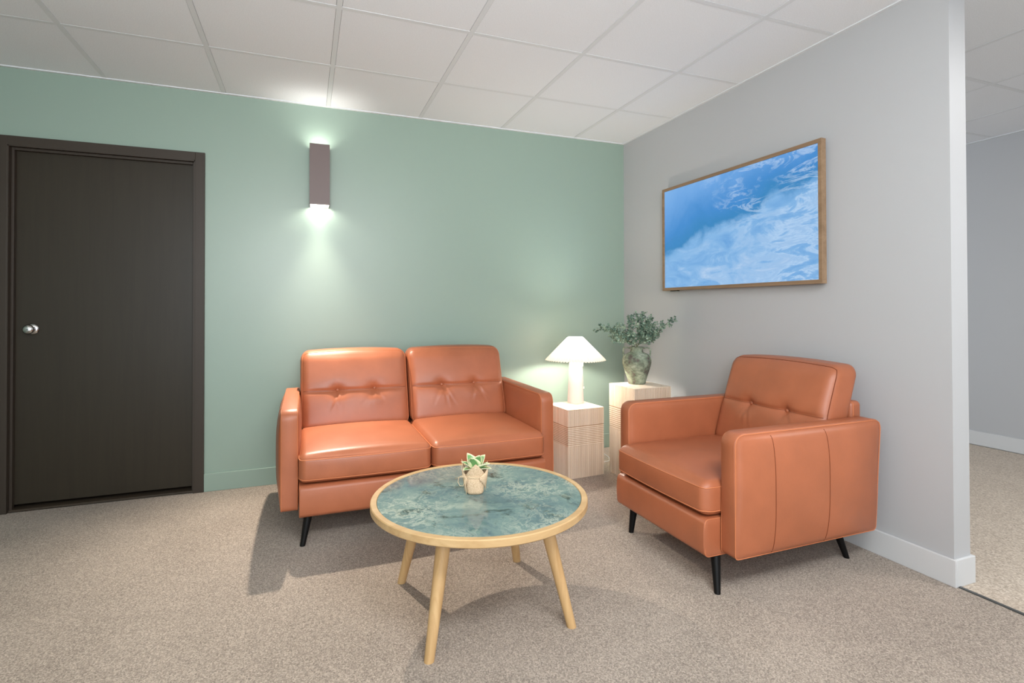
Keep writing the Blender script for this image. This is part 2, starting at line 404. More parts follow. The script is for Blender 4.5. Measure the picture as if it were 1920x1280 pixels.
# ceiling: slab, lay-in tiles, white grid
ceil = box('ceiling', (-6.0, -6.5, H+0.03), (2.75, 1.5, H+0.1), M['dark'])  # slab coloured dark so the slots between tiles look shaded
tag(ceil, 'suspended ceiling of square white tiles in a white metal grid', 'ceiling', kind='structure')
T = 0.6096; A0, B0 = 0.4531, 0.6333; TW = 0.024
def grid(xs, ys, x_lo, x_hi, y_lo, y_hi):
    """xs, ys: tee centre lines (ascending); the outer cells end at the walls"""
    ex = [x_lo] + xs + [x_hi]; ey = [y_lo] + ys + [y_hi]
    cache = {}
    for i in range(len(ex)-1):
        for j in range(len(ey)-1):
            a = ex[i] + (TW/2+0.0014 if ex[i] in xs else 0.020); b_ = ex[i+1] - (TW/2+0.0014 if ex[i+1] in xs else 0.020)
            c_ = ey[j] + (TW/2+0.0014 if ey[j] in ys else 0.020); d_ = ey[j+1] - (TW/2+0.0014 if ey[j+1] in ys else 0.020)
            key = (round(b_-a, 4), round(d_-c_, 4))
            if key not in cache:
                bm = bmesh.new(); bx(bm, (-key[0]/2, -key[1]/2, 0), (key[0]/2, key[1]/2, 0.016))
                me = bpy.data.meshes.new('ceiling_tile'); bm.to_mesh(me); bm.free(); me.materials.append(M['tile']); cache[key] = me
            o = bpy.data.objects.new('ceiling_tile', cache[key]); C.objects.link(o); o.parent = ceil
            o.location = ((a+b_)/2, (c_+d_)/2, H + 0.0034 + random.uniform(-0.0004, 0.0004))
    for x in xs: box('grid_bar', (x-TW/2, y_lo, H+0.002), (x+TW/2, y_hi, H+0.006), M['tee'], ceil)
    for y in ys: box('grid_bar', (x_lo, y-TW/2, H+0.0026), (x_hi, y+TW/2, H+0.0066), M['tee'], ceil)
    bm = bmesh.new()
xs = [-(A0+T*i) for i in range(9)][::-1]; ys = [-(B0+T*j) for j in range(9)][::-1]
grid(xs, ys, -6.0, 0.0, -6.4, 0.0)
for nm, lo, hi in (('wall_angle', (-6.0, -0.019, H-0.002), (0.0, 0.0, H+0.004)), ('wall_angle', (-0.019, YE, H-0.002), (0.0, -0.019, H+0.004))):
    box(nm, lo, hi, M['tee'], ceil)
xs2 = [0.795, 1.4046, 2.0142]; ys2 = [-1.778+T*k for k in range(-7, 6)]
grid(xs2, ys2, 0.104, 2.63, -6.4, 1.4)
box('wall_angle', (2.611, -6.4, H-0.002), (2.63, 1.4, H+0.004), M['tee'], ceil)

# ------------------------------------------------------------------ door
d1 = box('door_1', (-3.925, 0.040, 0.030), (-3.052, 0.084, 2.000), M['door'], None, 0.0015)
tag(d1, 'flat dark brown door with a round chrome knob', 'door', kind='structure')
CW = 0.051
bm = bmesh.new()
bx(bm, (DX1, -0.016, 0), (DX1+CW, 0.0, DZ+CW), 0.002); bx(bm, (DX0-CW, -0.016, 0), (DX0, 0.0, DZ+CW), 0.002); bx(bm, (DX0, -0.016, DZ), (DX1, 0.0, DZ+CW), 0.002)
from_bm('door_casing', bm, M['frame_dark'], d1)
bm = bmesh.new()
bx(bm, (DX0-0.001, -0.016, 0), (DX0+0.006, 0.12, DZ)); bx(bm, (DX1-0.006, -0.016, 0), (DX1+0.001, 0.12, DZ)); bx(bm, (DX0, -0.016, DZ-0.006), (DX1, 0.12, DZ+0.001))
from_bm('door_jamb', bm, M['frame_dark'], d1)
bm = bmesh.new()
bx(bm, (DX0+0.006, 0.012, 0), (DX0+0.019, 0.0385, DZ-0.006), 0.0015); bx(bm, (DX1-0.017, 0.012, 0), (DX1-0.006, 0.0385, DZ-0.006), 0.0015)
bx(bm, (DX0+0.019, 0.012, DZ-0.020), (DX1-0.017, 0.0385, DZ-0.006), 0.0015)
from_bm('door_stop', bm, M['frame_dark'], d1)
box('threshold', (DX0+0.006, 0.004, 0), (DX1-0.006, 0.118, 0.012), M['saddle'], d1, 0.002)
kn = lathe('door_knob', [(0, 0.060), (0.014, 0.0595), (0.022, 0.056), (0.0265, 0.048), (0.0255, 0.038), (0.019, 0.029), (0.0125, 0.024), (0.011, 0.012), (0.014, 0.008), (0.0, 0.008)], M['chrome'], d1, 32, (-3.848, 0.040, 1.000))
kn.rotation_euler = (PI/2, 0, 0)
rs = lathe('rose', [(0, 0.009), (0.024, 0.0085), (0.031, 0.004), (0.032, 0.0), (0, 0.0)], M['chrome'], kn, 32)
box('privacy_slot', (-0.005, -0.0018, 0.0595), (0.005, 0.0018, 0.0612), M['strip'], kn)

# ------------------------------------------------------------------ wall sconce
sx0, sx1, sd, sz0, sz1 = -2.397, -2.276, 0.125, 1.772, 2.158
sc = thing('wall_sconce', ((sx0+sx1)/2, 0, sz0), 'square bronze up-and-down wall light on the green wall', 'wall light')
hw, hh = (sx1-sx0)/2, sz1-sz0
t = 0.003
bm = bmesh.new()
bx(bm, (-hw, -sd, 0), (hw, -sd+t, hh)); bx(bm, (-hw, -0.001-t, 0), (hw, -0.001, hh)); bx(bm, (-hw, -sd+t, 0), (-hw+t, -0.001-t, hh)); bx(bm, (hw-t, -sd+t, 0), (hw, -0.001-t, hh))
from_bm('housing', bm, M['sconce'], sc)
e = 0.0006
for z0, z1 in ((0.001, 0.075), (hh-0.075, hh-0.001)):
    bm = bmesh.new()
    bx(bm, (-hw+t+e, -sd+t+e, z0), (hw-t-e, -sd+t+0.002, z1)); bx(bm, (-hw+t+e, -0.001-t-0.002, z0), (hw-t-e, -0.001-t-e, z1))
    bx(bm, (-hw+t+e, -sd+t+0.002, z0), (-hw+t+0.002, -0.003-t, z1)); bx(bm, (hw-t-0.002, -sd+t+0.002, z0), (hw-t-e, -0.003-t, z1))
    from_bm('reflector', bm, M['sconce_in'], sc)

box('partition', (-hw+t, -sd+t, 0.075), (hw-t, -0.001-t, hh-0.075), M['sconce_in'], sc)
WC = (1.0, 0.95, 0.88)
point('sconce_down_light', (0, -0.104, 0.036), 0.46, 0.012, WC, sc)
spot('sconce_wash_light', (0, -sd/2, 0.040), 2.6, 0.02, 1.10, WC, (0, 0, 0), sc)
spot('sconce_floor_light', (0, -sd/2, 0.040), 105, 0.02, 1.60, (1.0, 0.87, 0.73), (-0.52, 0, 0), sc)
point('sconce_up_light', (0, -0.104, hh-0.036), 0.22, 0.012, WC, sc)
spot('sconce_ceiling_light', (0, -sd/2, hh-0.040), 1.3, 0.02, 2.2, WC, (PI, 0, 0), sc)

# ------------------------------------------------------------------ leather seating
SW, AW = 0.635, 0.080          # seat module width, arm band width
def gauss(x, s): return np.exp(-(x/s)**2)
def seating(name, n, loc, rz, label, cat, legs):
    root = thing(name, loc, label, cat, rz)
    wi = SW*n; xo = wi/2 + AW
    L, TH, GR = M['leather'], M['thread'], M['groove']
    # arms
    for s in (-1, 1):
        h = (AW/2, 0.4125, 0.2400); r = (0.007, 0.050, 0.050)
        def dfm(P, P0, s=s, h=h):
            k = np.clip(1-np.abs(P0[:, 1]/h[1])**3, 0, 1)*np.clip(1-np.abs(P0[:, 2]/h[2])**3, 0, 1)
            out = np.where(np.sign(P0[:, 0]) == s, 0.030, 0.012)
            face = np.clip((np.abs(P0[:, 0])-(h[0]-0.0075))/0.0075, 0, 1)
            P = taper(P, P0); P[:, 0] += np.sign(P0[:, 0])*out*k**0.8*face
            return P
        def taper(P, P0, h=h):
            P = P.copy(); P[:, 1] -= 0.042*np.clip(0.5-P0[:, 2]/(2*h[2]), 0, 1)*np.clip(P0[:, 1]/h[1], 0, 1)
            return P
        c0 = (s*(wi/2+AW/2), -0.4125, 0.3875)
        LOW = (0.007, 0.018, 0.018); arm = rbox('arm', h, r, (1, 26, 18), L, root, c0, dfm, 5, LOW)
        for q in (-1, 1):
            tube('piping', loop_on(h, r, taper, 0, q*(h[0]-0.0035), 20, LOW)*np.array([1.0, 1.0015, 1.0015]), 0.0019, TH, arm, 6, True)
        for yy in (0.055, -0.235):      # the two vertical seams of the outer panel
            zz = np.linspace(-h[2]+0.004, h[2]-0.004, 26); P0 = np.stack([np.full(26, s*h[0]), np.full(26, yy), zz], 1)
            P = dfm(rmap(P0, h, r, LOW), P0); P[:, 0] += s*0.0002
            tube('panel_seam', P, 0.0013, GR, arm, 6)
    # base and back frame
    rbox('base', (wi/2-0.004, 0.33, 0.062), (0.02, 0.02, 0.02), (8, 6, 2), L, root, (0, -0.41, 0.215))
    bh = (wi/2-0.006, 0.034, 0.262)
    bf = rbox('back_frame', bh, (0.02, 0.022, 0.022), (10, 2, 8), L, root, (0, -0.040, 0.430))
    tube('piping', loop_on(bh, (0.02, 0.022, 0.022), None, 1, -bh[1]+0.012, 20), 0.0016, TH, bf, 6, True)
    # front rail
    rh = (wi/2-0.003, 0.065, 0.0750); rr = (0.006, 0.022, 0.022)
    rail = rbox('front_rail', rh, rr, (14, 3, 4), L, root, (0, -0.832, 0.2090),
                lambda P, P0: P + np.stack([0*P[:, 0], -0.006*(P0[:, 1] < 0)*np.clip(1-(P0[:, 2]/rh[2])**2, 0, 1), 0*P[:, 0]], 1))
    for q in (-1, 1):
        tube('piping', loop_on(rh, rr, None, 0, q*(rh[0]-0.003), 10)*np.array([1, 1.004, 1.004]), 0.0016, TH, rail, 6, True)
    # seat cushions
    for i in range(n):
        cx = -wi/2 + SW*(i+0.5)
        h = (SW/2-0.0015, 0.335, 0.069); r = (0.035, 0.05, 0.030)
        def dseat(P, P0, h=h):
            P = P.copy()
            k = np.clip(1-(P0[:, 0]/h[0])**2, 0, 1)*np.clip(1-(P0[:, 1]/h[1])**4, 0, 1)
            P[:, 2] += np.where(P0[:, 2] > 0, 0.022, 0.0)*k**0.7*np.clip(P0[:, 2]/h[2], 0, 1)**2
            P[:, 1] -= np.where(P0[:, 1] < 0, 0.014, 0)*np.clip(1-(P0[:, 0]/h[0])**2, 0, 1)*np.clip(1-(P0[:, 2]/h[2])**2*0.6, 0, 1)
            return P
        cu = rbox('seat_cushion', h, r, (22, 22, 4), L, root, (cx, -0.565, 0.358), dseat)
        for zz in (0.047, -0.047):
            lp = loop_on(h, r, dseat, 2, zz, 22); keep = [p for p in lp]
            tube('seam', np.array(keep)*np.array([1.001, 1.0015, 1.0]), 0.0021, TH, cu, 6, True)
    # back cushions
    for i in range(n):
        cx = -wi/2 + SW*(i+0.5)
        h = (SW/2-0.0025, 0.080, 0.226); r = (0.050, 0.045, 0.055)
        rnd = random.Random(11+i+5*n)
        creases = []
        for bxp in (-0.107, 0.107):
            for k in range(4):
                a = -PI/2 + rnd.uniform(-0.75, 0.75); creases.append((bxp+rnd.uniform(-.008, .008), a, rnd.uniform(0.09, 0.17), rnd.uniform(0.004, 0.0075)))
            for k in range(2):
                a = PI/2 + rnd.uniform(-0.6, 0.6); creases.append((bxp, a, rnd.uniform(0.05, 0.09), rnd.uniform(0.001, 0.002)))
        def dback(P, P0, h=h, creases=creases):
            P = P.copy(); x, z = P[:, 0].copy(), P[:, 2].copy()
            fr = (P0[:, 1] < 0)*np.clip(-P0[:, 1]/h[1], 0, 1)**2
            k = np.clip(1-(x/h[0])**2, 0, 1)*np.clip(1-(z/h[2])**2, 0, 1)
            dy = -0.030*k**0.6
            edge = np.clip(1-(x/h[0])**6, 0, 1)
            dy += 0.011*gauss(z, 0.010)*edge + 0.006*gauss(z, 0.035)*edge
            for bxp in (-0.107, 0.107):
                rr_ = np.hypot(x-bxp, (z)*1.0); dy += 0.016*gauss(rr_, 0.040) + 0.008*gauss(rr_, 0.016)
                dy -= 0.004*gauss(x-bxp, 0.05)*gauss(z+0.06, 0.035)
            for (bxp, a, ln, dp) in creases:
                ux, uz = math.cos(a), math.sin(a); t_ = (x-bxp)*ux + z*uz; w_ = -(x-bxp)*uz + z*ux
                f = np.clip(t_/0.02, 0, 1)*np.clip((ln-t_)/ln, 0, 1); dy += dp*(gauss(w_, 0.006) - 0.6*gauss(w_-0.011, 0.007))*f
            # puckers at the top corners
            P[:, 1] += dy*fr
            top = np.clip((P0[:, 2]-h[2]*0.9)/(h[2]*0.1), 0, 1)
            P[:, 2] += top*0.012*np.clip(1-(x/h[0])**2, 0, 1)
            P[:, 1] += 0.150*(P[:, 2]/(2*h[2]))         # lean back
            return P
        cu = rbox('back_cushion', h, r, (54, 3, 44), L, root, (cx, -0.155, 0.626), dback, 4)
        lp = loop_on(h, r, dback, 1, -h[1]+0.012, 26)
        tube('piping', lp*np.array([1.001, 1.0, 1.001]), 0.0017, TH if n == 2 else GR, cu, 6, True)
        xx = np.linspace(-h[0]+0.012, h[0]-0.012, 60); P0 = np.stack([xx, np.full(60, -h[1]), np.zeros(60)], 1)
        P = dback(rmap(P0, h, r), P0); P[:, 1] += 0.0008
        tube('tuft_seam', P, 0.0018, GR, cu, 6)
        for bxp in (-0.107, 0.107):
            P0 = np.array([[bxp, -h[1], 0.0]]); q = dback(rmap(P0, h, r), P0)[0]
            bt = lathe('button', [(0, 0.007), (0.005, 0.0065), (0.009, 0.004), (0.0105, 0.0), (0.009, -0.003), (0, -0.004)], M['leather'], cu, 16, (q[0], q[1]-0.0055, q[2]))
            bt.rotation_euler = (PI/2, 0, 0)
    # legs
    for (tx, ty, bx_, by_) in legs:
        cone_leg('leg', (tx, ty, 0.16), (bx_, by_, 0.0), 0.0215, 0.0120, M['blackleg'], root)
    return root
seating('loveseat', 2, (-1.815, -0.135, 0), 0.0, 'two-seat tan leather sofa with buttoned back cushions under the wall light', 'sofa',
        [(-0.585, -0.835, -0.615, -0.872), (0.585, -0.835, 0.615, -0.872), (-0.575, -0.15, -0.61, -0.115), (0.575, -0.15, 0.61, -0.115)])
seating('armchair', 1, (-0.062, -1.7075, 0), -PI/2, 'tan leather armchair with buttoned back below the framed screen', 'armchair',
        [(-0.272, -0.820, -0.270, -0.845), (0.276, -0.815, 0.332, -0.855), (-0.25, -0.155, -0.28, -0.115), (0.270, -0.145, 0.305, -0.105)])

# ------------------------------------------------------------------ coffee table
TX, TY, TZ = -1.80, -1.767, 0.412
ct = thing('coffee_table', (TX, TY, 0), 'round low table with green marble top and four splayed oak legs', 'table')
R = 0.404
sharp(lathe('rim', [(R-0.024, TZ-0.004), (R-0.022, TZ), (R-0.003, TZ), (R, TZ-0.003), (R, TZ-0.024), (R-0.004, TZ-0.028), (R-0.03, TZ-0.028), (R-0.03, TZ-0.012)], M['oak_ring'], ct, 96))
sharp(lathe('marble_top', [(0, TZ-0.002), (R-0.0245, TZ-0.002), (R-0.0245, TZ-0.012), (0, TZ-0.012)], M['marble'], ct, 96))
sharp(lathe('underside', [(0, TZ-0.0121), (R-0.031, TZ-0.0121), (R-0.031, TZ-0.024), (0, TZ-0.024)], M['oak'], ct, 64))
for a in (-1, 1):
    for b_ in (-1, 1):
        cone_leg('leg', (a*0.178, b_*0.178, TZ-0.0245), (a*0.2525, b_*0.2575, 0), 0.0265, 0.0165, M['oak'], ct, 28)

# ------------------------------------------------------------------ burlap-wrapped succulent
pt = thing('potted_succulent', (-1.812, -1.742, TZ-0.002), 'small variegated succulent in a burlap wrap tied with twine on the round table', 'plant', 0.2)
def pot_r(z): return 0.034 + 0.0065*min(1, z/0.05) - 0.0015*math.exp(-((z-0.066)/0.006)**2)
def wrap(z_top, z0, name, thick, off, fold):
    bm = bmesh.new(); seg = 72; rows = 16; inner, outer = [], []
    for k in range(seg):
        a = 2*PI*k/seg; zt = z_top(a)
        for lst, dr in ((outer, 0.0), (inner, -thick)):
            col = []
            for j in range(rows+1):
                z = z0 + (zt-z0)*j/rows
                sq = 1 + 0.05*math.cos(4*(a-0.3))*(1-min(1, z/0.09)*0.6)
                r = (pot_r(z)+off)*sq + fold*math.sin(a*3+z*60)*0.5 + max(0, z-0.07)*0.22 + dr
                if z < 0.006: r -= (0.006-z)*0.7
                col.append(bm.verts.new((r*math.cos(a), r*math.sin(a), z)))
            lst.append(col)
    for k in range(seg):
        k2 = (k+1) % seg
        for j in range(rows):
            bm.faces.new((outer[k][j], outer[k2][j], outer[k2][j+1], outer[k][j+1])); bm.faces.new((inner[k][j], inner[k][j+1], inner[k2][j+1], inner[k2][j]))
        bm.faces.new((outer[k][rows], outer[k2][rows], inner[k2][rows], inner[k][rows]))
    bm.faces.new([outer[k][0] for k in range(seg)][::-1]); bm.faces.new([inner[k][0] for k in range(seg)])
    return from_bm(name, bm, M['burlap'], pt, None, True)
def peak(a, c, w, h): 
    d = (a-c+PI) % (2*PI) - PI
    return h*max(0.0, 1-abs(d)/w)
FR = -PI/2 - 0.45                       # towards the camera
wrap(lambda a: 0.076 + peak(a, FR, 0.95, 0.046) + peak(a, FR-1.75, 0.5, 0.052) + peak(a, FR+1.75, 0.55, 0.040) + peak(a, FR+PI, 0.8, 0.045), 0.0005, 'burlap_wrap', 0.0015, 0.0, 0.0008)
# overlapping folded corner on the front right
def flap(name, pts, dn):
    bm = bmesh.new(); vs = [bm.verts.new(p) for p in pts]; bm.faces.new(vs)
    r = bmesh.ops.extrude_face_region(bm, geom=bm.faces[:]); 
    for v in [g for g in r['geom'] if isinstance(g, bmesh.types.BMVert)]: v.co += Vector(dn)
    bmesh.ops.recalc_face_normals(bm, faces=bm.faces)
    return from_bm(name, bm, M['burlap'], pt)
def cyl(a, z, dr=0.0): r = pot_r(z)*1.0 + dr; return (r*math.cos(a), r*math.sin(a), z)
def flap_strip(name, a0, a1, ztop0, ztop1, zb0, zb1, dr):
    bm = bmesh.new(); n_ = 10; rows = []
    for lay in (dr, dr+0.0016):
        A = []
        for k in range(n_+1):
            f = k/n_; a = a0+(a1-a0)*f
            A.append((bm.verts.new(cyl(a, zb0+(zb1-zb0)*f, lay)), bm.verts.new(cyl(a, (zb0+zb1+ztop0+ztop1)/4+((ztop1+zb1)-(ztop0+zb0))/2*(f-.5), lay+0.001)), bm.verts.new(cyl(a, ztop0+(ztop1-ztop0)*f, lay+max(0, ztop0+(ztop1-ztop0)*f-0.07)*0.22))))
        rows.append(A)
    for A, fl_ in ((rows[0], True), (rows[1], False)):
        for k in range(n_):
            for j in range(2):
                q = (A[k][j], A[k+1][j], A[k+1][j+1], A[k][j+1]); bm.faces.new(q[::-1] if fl_ else q)
    I, O = rows
    for k in range(n_):
        bm.faces.new((I[k][0], I[k+1][0], O[k+1][0], O[k][0])); bm.faces.new((O[k][2], O[k+1][2], I[k+1][2], I[k][2]))
    for k in (0, n_):
        for j in range(2): bm.faces.new((I[k][j], I[k][j+1], O[k][j+1], O[k][j]))
    bmesh.ops.recalc_face_normals(bm, faces=bm.faces)
    return from_bm(name, bm, M['burlap'], pt, None, True)
flap_strip('fold', FR+0.35, FR+1.5, 0.070, 0.100, 0.058, 0.006, 0.0035)
flap_strip('fold', FR-1.6, FR-0.75, 0.108, 0.060, 0.004, 0.050, 0.0035)
tube('twine', [(cyl(2*PI*k/48, 0.066, 0.0022)) for k in range(48)], 0.0016, M['twine'], pt, 6, True)
tube('twine', [(cyl(2*PI*k/48, 0.0695+0.001*math.sin(k), 0.0022)) for k in range(48)], 0.0014, M['twine'], pt, 6, True)
LF = FR - 1.15
def lpt(a, z, dr): return Vector(cyl(a, z, dr))
lo = [lpt(LF, 0.066, 0.004), lpt(LF-0.15, 0.070, 0.012), lpt(LF-0.3, 0.062, 0.022), lpt(LF-0.35, 0.044, 0.026), lpt(LF-0.3, 0.030, 0.021), lpt(LF-0.15, 0.030, 0.010), lpt(LF, 0.045, 0.005), lpt(LF, 0.064, 0.005)]
tube('bow_loop', lo, 0.0011, M['twine'], pt, 6)
tube('twine_end', [lpt(LF+0.05, 0.067, 0.005), lpt(LF+0.15, 0.05, 0.007), lpt(LF+0.22, 0.025, 0.008), lpt(LF+0.32, 0.004, 0.012)], 0.0012, M['twine'], pt, 6)
tube('twine_end', [lpt(LF+0.05, 0.067, 0.005), lpt(LF-0.3, 0.062, 0.02), lpt(LF-0.5, 0.052, 0.036)], 0.0011, M['twine'], pt, 6)
sharp(lathe('soil', [(0, 0.066), (0.034, 0.064), (0.032, 0.058), (0, 0.058)], m_paint('dark_soil', (62, 50, 40), 0.95, 0.1, 0.8, 300), pt, 24))
def leaf_mesh(L_, W_, cup, curl):
    me = bpy.data.meshes.new('leaf'); nx, ny = 8, 12; vs, fs, uv = [], [], []
    for j in range(ny+1):
        t_ = j/ny; w = W_*(math.sin(PI*min(1, t_**0.75))**0.8*0.97+0.03)*(1 if t_ < 0.97 else 0.4)
        for i in range(nx+1):
            s_ = -1+2*i/nx
            vs.append((w*s_, cup*(s_*s_)*w - curl*t_*t_*L_ , t_*L_)); uv.append((max(abs(s_), (t_-0.55)*2 if t_ > .55 else 0), t_))
    nl = len(vs)
    vs += [(x, y+0.0015, z) for (x, y, z) in vs]; uv += uv
    def q(i, j): return j*(nx+1)+i
    for j in range(ny):
        for i in range(nx):
            a = [q(i, j), q(i+1, j), q(i+1, j+1), q(i, j+1)]; fs.append(a); fs.append([k+nl for k in a[::-1]])
    rim_ = [q(i, 0) for i in range(nx)] + [q(nx, j) for j in range(ny)] + [q(i, ny) for i in range(nx, 0, -1)] + [q(0, j) for j in range(ny, 0, -1)]
    for k in range(len(rim_)):
        a, b2 = rim_[k], rim_[(k+1) % len(rim_)]; fs.append([b2, a, a+nl, b2+nl])
    me.from_pydata(vs, [], fs); l = me.uv_layers.new(name='UVMap')
    for lp in me.loops: l.data[lp.index].uv = uv[lp.vertex_index]
    me.materials.append(M['varleaf'])
    for p in me.polygons: p.use_smooth = True
    return me
lmA, lmB = leaf_mesh(0.066, 0.026, 0.45, 0.25), leaf_mesh(0.058, 0.028, 0.4, 0.40)
# (azimuth, tilt outwards, scale, mesh, height)
for az, tl, s_, me, z_ in ((FR-0.9, 0.85, 0.85, lmB, 0.078), (FR-0.35, 0.30, 1.0, lmA, 0.085), (FR+0.35, 0.22, 1.05, lmA, 0.087), (FR+0.95, 0.75, 1.0, lmA, 0.080), (FR+1.35, 0.95, 0.9, lmB, 0.078),
                       (FR+2.3, 0.5, 1.0, lmA, 0.082), (FR+3.2, 0.55, 1.0, lmB, 0.082), (FR-1.7, 0.55, 0.9, lmB, 0.082), (FR-2.5, 0.35, 1.0, lmA, 0.084), (FR+0.0, 0.62, 0.75, lmB, 0.080)):
    o = bpy.data.objects.new('leaf', me); C.objects.link(o); o.parent = pt
    o.rotation_euler = (0, 0, 0)
    Mr = Matrix.Rotation(az+PI/2, 4, 'Z') @ Matrix.Rotation(tl, 4, 'X')
    o.matrix_local = Matrix.Translation((0.010*math.cos(az), 0.010*math.sin(az), z_)) @ Mr @ Matrix.Scale(s_, 4)

# ------------------------------------------------------------------ ribbed plinths
def plinth(loc, rz, w, h, z0, z1, label, pitch):
    root = thing('plinth', loc, label, 'side table', rz, None)
    hw_ = w/2; core = 0.0028
    box('core', (-hw_+core, -hw_+core, 0.0), (hw_-core, hw_-core, h-0.004), M['plinth_gap'], root)
    box('top_panel', (-hw_, -hw_, h-0.004), (hw_, hw_, h), M['plinth'], root, 0.0012)
    def ribs(za, zb, name):
        bm = bmesh.new(); n_ = int((w-0.008)/pitch); p_ = (w-0.006)/n_
        for k in range(n_+1):
            c = -hw_+0.003 + p_*k; a, b2 = c-p_*0.30, c+p_*0.30
            a, b2 = max(a, -hw_), min(b2, hw_)
            bx(bm, (a, -hw_, za), (b2, -hw_+core+0.001, zb)); bx(bm, (a, hw_-core-0.001, za), (b2, hw_, zb))
            a, b2 = max(a, -hw_+core), min(b2, hw_-core)
            bx(bm, (-hw_, a, za), (-hw_+core+0.001, b2, zb)); bx(bm, (hw_-core-0.001, a, za), (hw_, b2, zb))
        return from_bm(name, bm, M['plinth'], root)
    tag(ribs(0.001, z0-0.002, 'lower_ribs'), kind='stuff'); tag(ribs(z1+0.002, h-0.004, 'upper_ribs'), kind='stuff')
    n_ = 11; p_ = (z1-z0)/n_; bm = bmesh.new()
    for k in range(n_):
        za = z0+p_*k; zb = za+p_*0.62
        bx(bm, (-hw_, -hw_, za), (hw_, -hw_+core+0.001, zb)); bx(bm, (-hw_, hw_-core-0.001, za), (hw_, hw_, zb))
        bx(bm, (-hw_, -hw_+core, za), (-hw_+core+0.001, hw_-core, zb)); bx(bm, (hw_-core-0.001, -hw_+core, za), (hw_, hw_-core, zb))
    tag(from_bm('cross_ribs', bm, M['plinth'], root), kind='stuff')
    return root
p1 = plinth((-0.702, -0.466, 0), 0.068, 0.279, 0.450, 0.212, 0.338, 'short ribbed pale wood plinth between sofa and armchair, under the lamp', 0.0092)
p2 = plinth((-0.341, -0.697, 0), 0.036, 0.285, 0.600, 0.306, 0.450, 'tall ribbed pale wood plinth behind the armchair, under the vase', 0.0105)

# ------------------------------------------------------------------ table lamp
LX, LY, LZ = -0.653, -0.385, 0.450
lp = thing('table_lamp', (LX, LY, LZ), 'lit white table lamp with a pleated cone shade on the short plinth', 'lamp')
sharp(lathe('lamp_base', [(0, 0.0), (0.0545, 0.0), (0.057, 0.002), (0.057, 0.006), (0.0445, 0.272), (0.042, 0.278), (0.02, 0.282), (0, 0.282)], M['ceramic'], lp, 48))
lathe('socket', [(0, 0.282), (0.012, 0.282), (0.014, 0.300), (0.014, 0.335), (0, 0.336)], M['white_plastic'], lp, 20)
def shade():
    bm = bmesh.new(); npl = 62; seg = npl*4; rows = 14
    r0, r1, z0, z1 = 0.2085, 0.0540, 0.300, 0.458
    R_ = []
    for j in range(rows+1):
        t_ = j/rows; row = []
        for k in range(seg):
            a = 2*PI*k/seg; ph = math.cos(npl*a)
            r = r0+(r1-r0)*t_; amp = 0.0034*(1-t_)+0.0010
            zz = z0+(z1-z0)*t_ - (0.0030*ph if j == 0 else 0)
            row.append(bm.verts.new(((r+amp*ph)*math.cos(a), (r+amp*ph)*math.sin(a), zz)))
        R_.append(row)
    for j in range(rows):
        for k in range(seg): bm.faces.new((R_[j][k], R_[j][(k+1) % seg], R_[j+1][(k+1) % seg], R_[j+1][k]))
    return from_bm('lamp_shade', bm, M['shade'], lp, None, True)
shd = shade()
wire_m = M['white_plastic']
tube('shade_ring', [(0.0535*math.cos(2*PI*k/32), 0.0535*math.sin(2*PI*k/32), 0.4575) for k in range(32)], 0.0016, wire_m, shd, 6, True)
bm = bmesh.new()
for k in range(3):
    a = 2*PI*k/3+0.4; tube_bm(bm, [(0.012*math.cos(a), 0.012*math.sin(a), 0.334), (0.05*math.cos(a), 0.05*math.sin(a), 0.40), (0.0535*math.cos(a), 0.0535*math.sin(a), 0.4575)], 0.0012, 6)
from_bm('shade_carrier', bm, wire_m, lp, None, True)
box('switch', (0.0445, -0.014, 0.252), (0.054, 0.002, 0.276), M['white_plastic'], lp, 0.002)
tube('pull_cord', [(0.050, -0.006, 0.253), (0.0545, -0.006, 0.20), (0.058, -0.006, 0.15), (0.0615, -0.007, 0.108)], 0.0011, M['white_plastic'], lp, 6)
lathe('cord_pull', [(0, -0.012), (0.0045, -0.012), (0.003, 0.004), (0, 0.004)], M['white_plastic'], lp, 12, (0.0615, -0.007, 0.106))
point('bulb_light', (0, 0, 0.392), 10, 0.028, (1.0, 0.92, 0.82), lp)

# ------------------------------------------------------------------ vase and eucalyptus
VX, VY, VZ = -0.325, -0.645, 0.600
va = thing('vase', (VX, VY, VZ), 'weathered green two-handled urn on the tall plinth', 'vase', -0.60)
prof = [(0, 0.0), (0.053, 0.0), (0.0575, 0.004), (0.060, 0.020), (0.072, 0.060), (0.087, 0.105), (0.0955, 0.140), (0.0965, 0.160), (0.091, 0.180), (0.076, 0.198), (0.055, 0.209), (0.044, 0.214), (0.0415, 0.222), (0.042, 0.234), (0.0455, 0.243), (0.0455, 0.248), (0.040, 0.249), (0.037, 0.240), (0.037, 0.215), (0.06, 0.19), (0.08, 0.15), (0.06, 0.06), (0, 0.03)]
sharp(lathe('body', prof, M['vase'], va, 48), 1.0)
for s in (-1, 1):
    tube('handle', [(s*0.043, 0, 0.240), (s*0.062, 0, 0.244), (s*0.080, 0, 0.242), (s*0.088, 0, 0.232), (s*0.089, 0, 0.212), (s*0.087, 0, 0.192), (s*0.083, 0, 0.178)], 0.0055, M['vase'], va, 10)
eu = thing('eucalyptus_bunch', (VX, VY, VZ+0.05), 'bunch of leafy grey green eucalyptus sprays standing in the urn', 'plant')
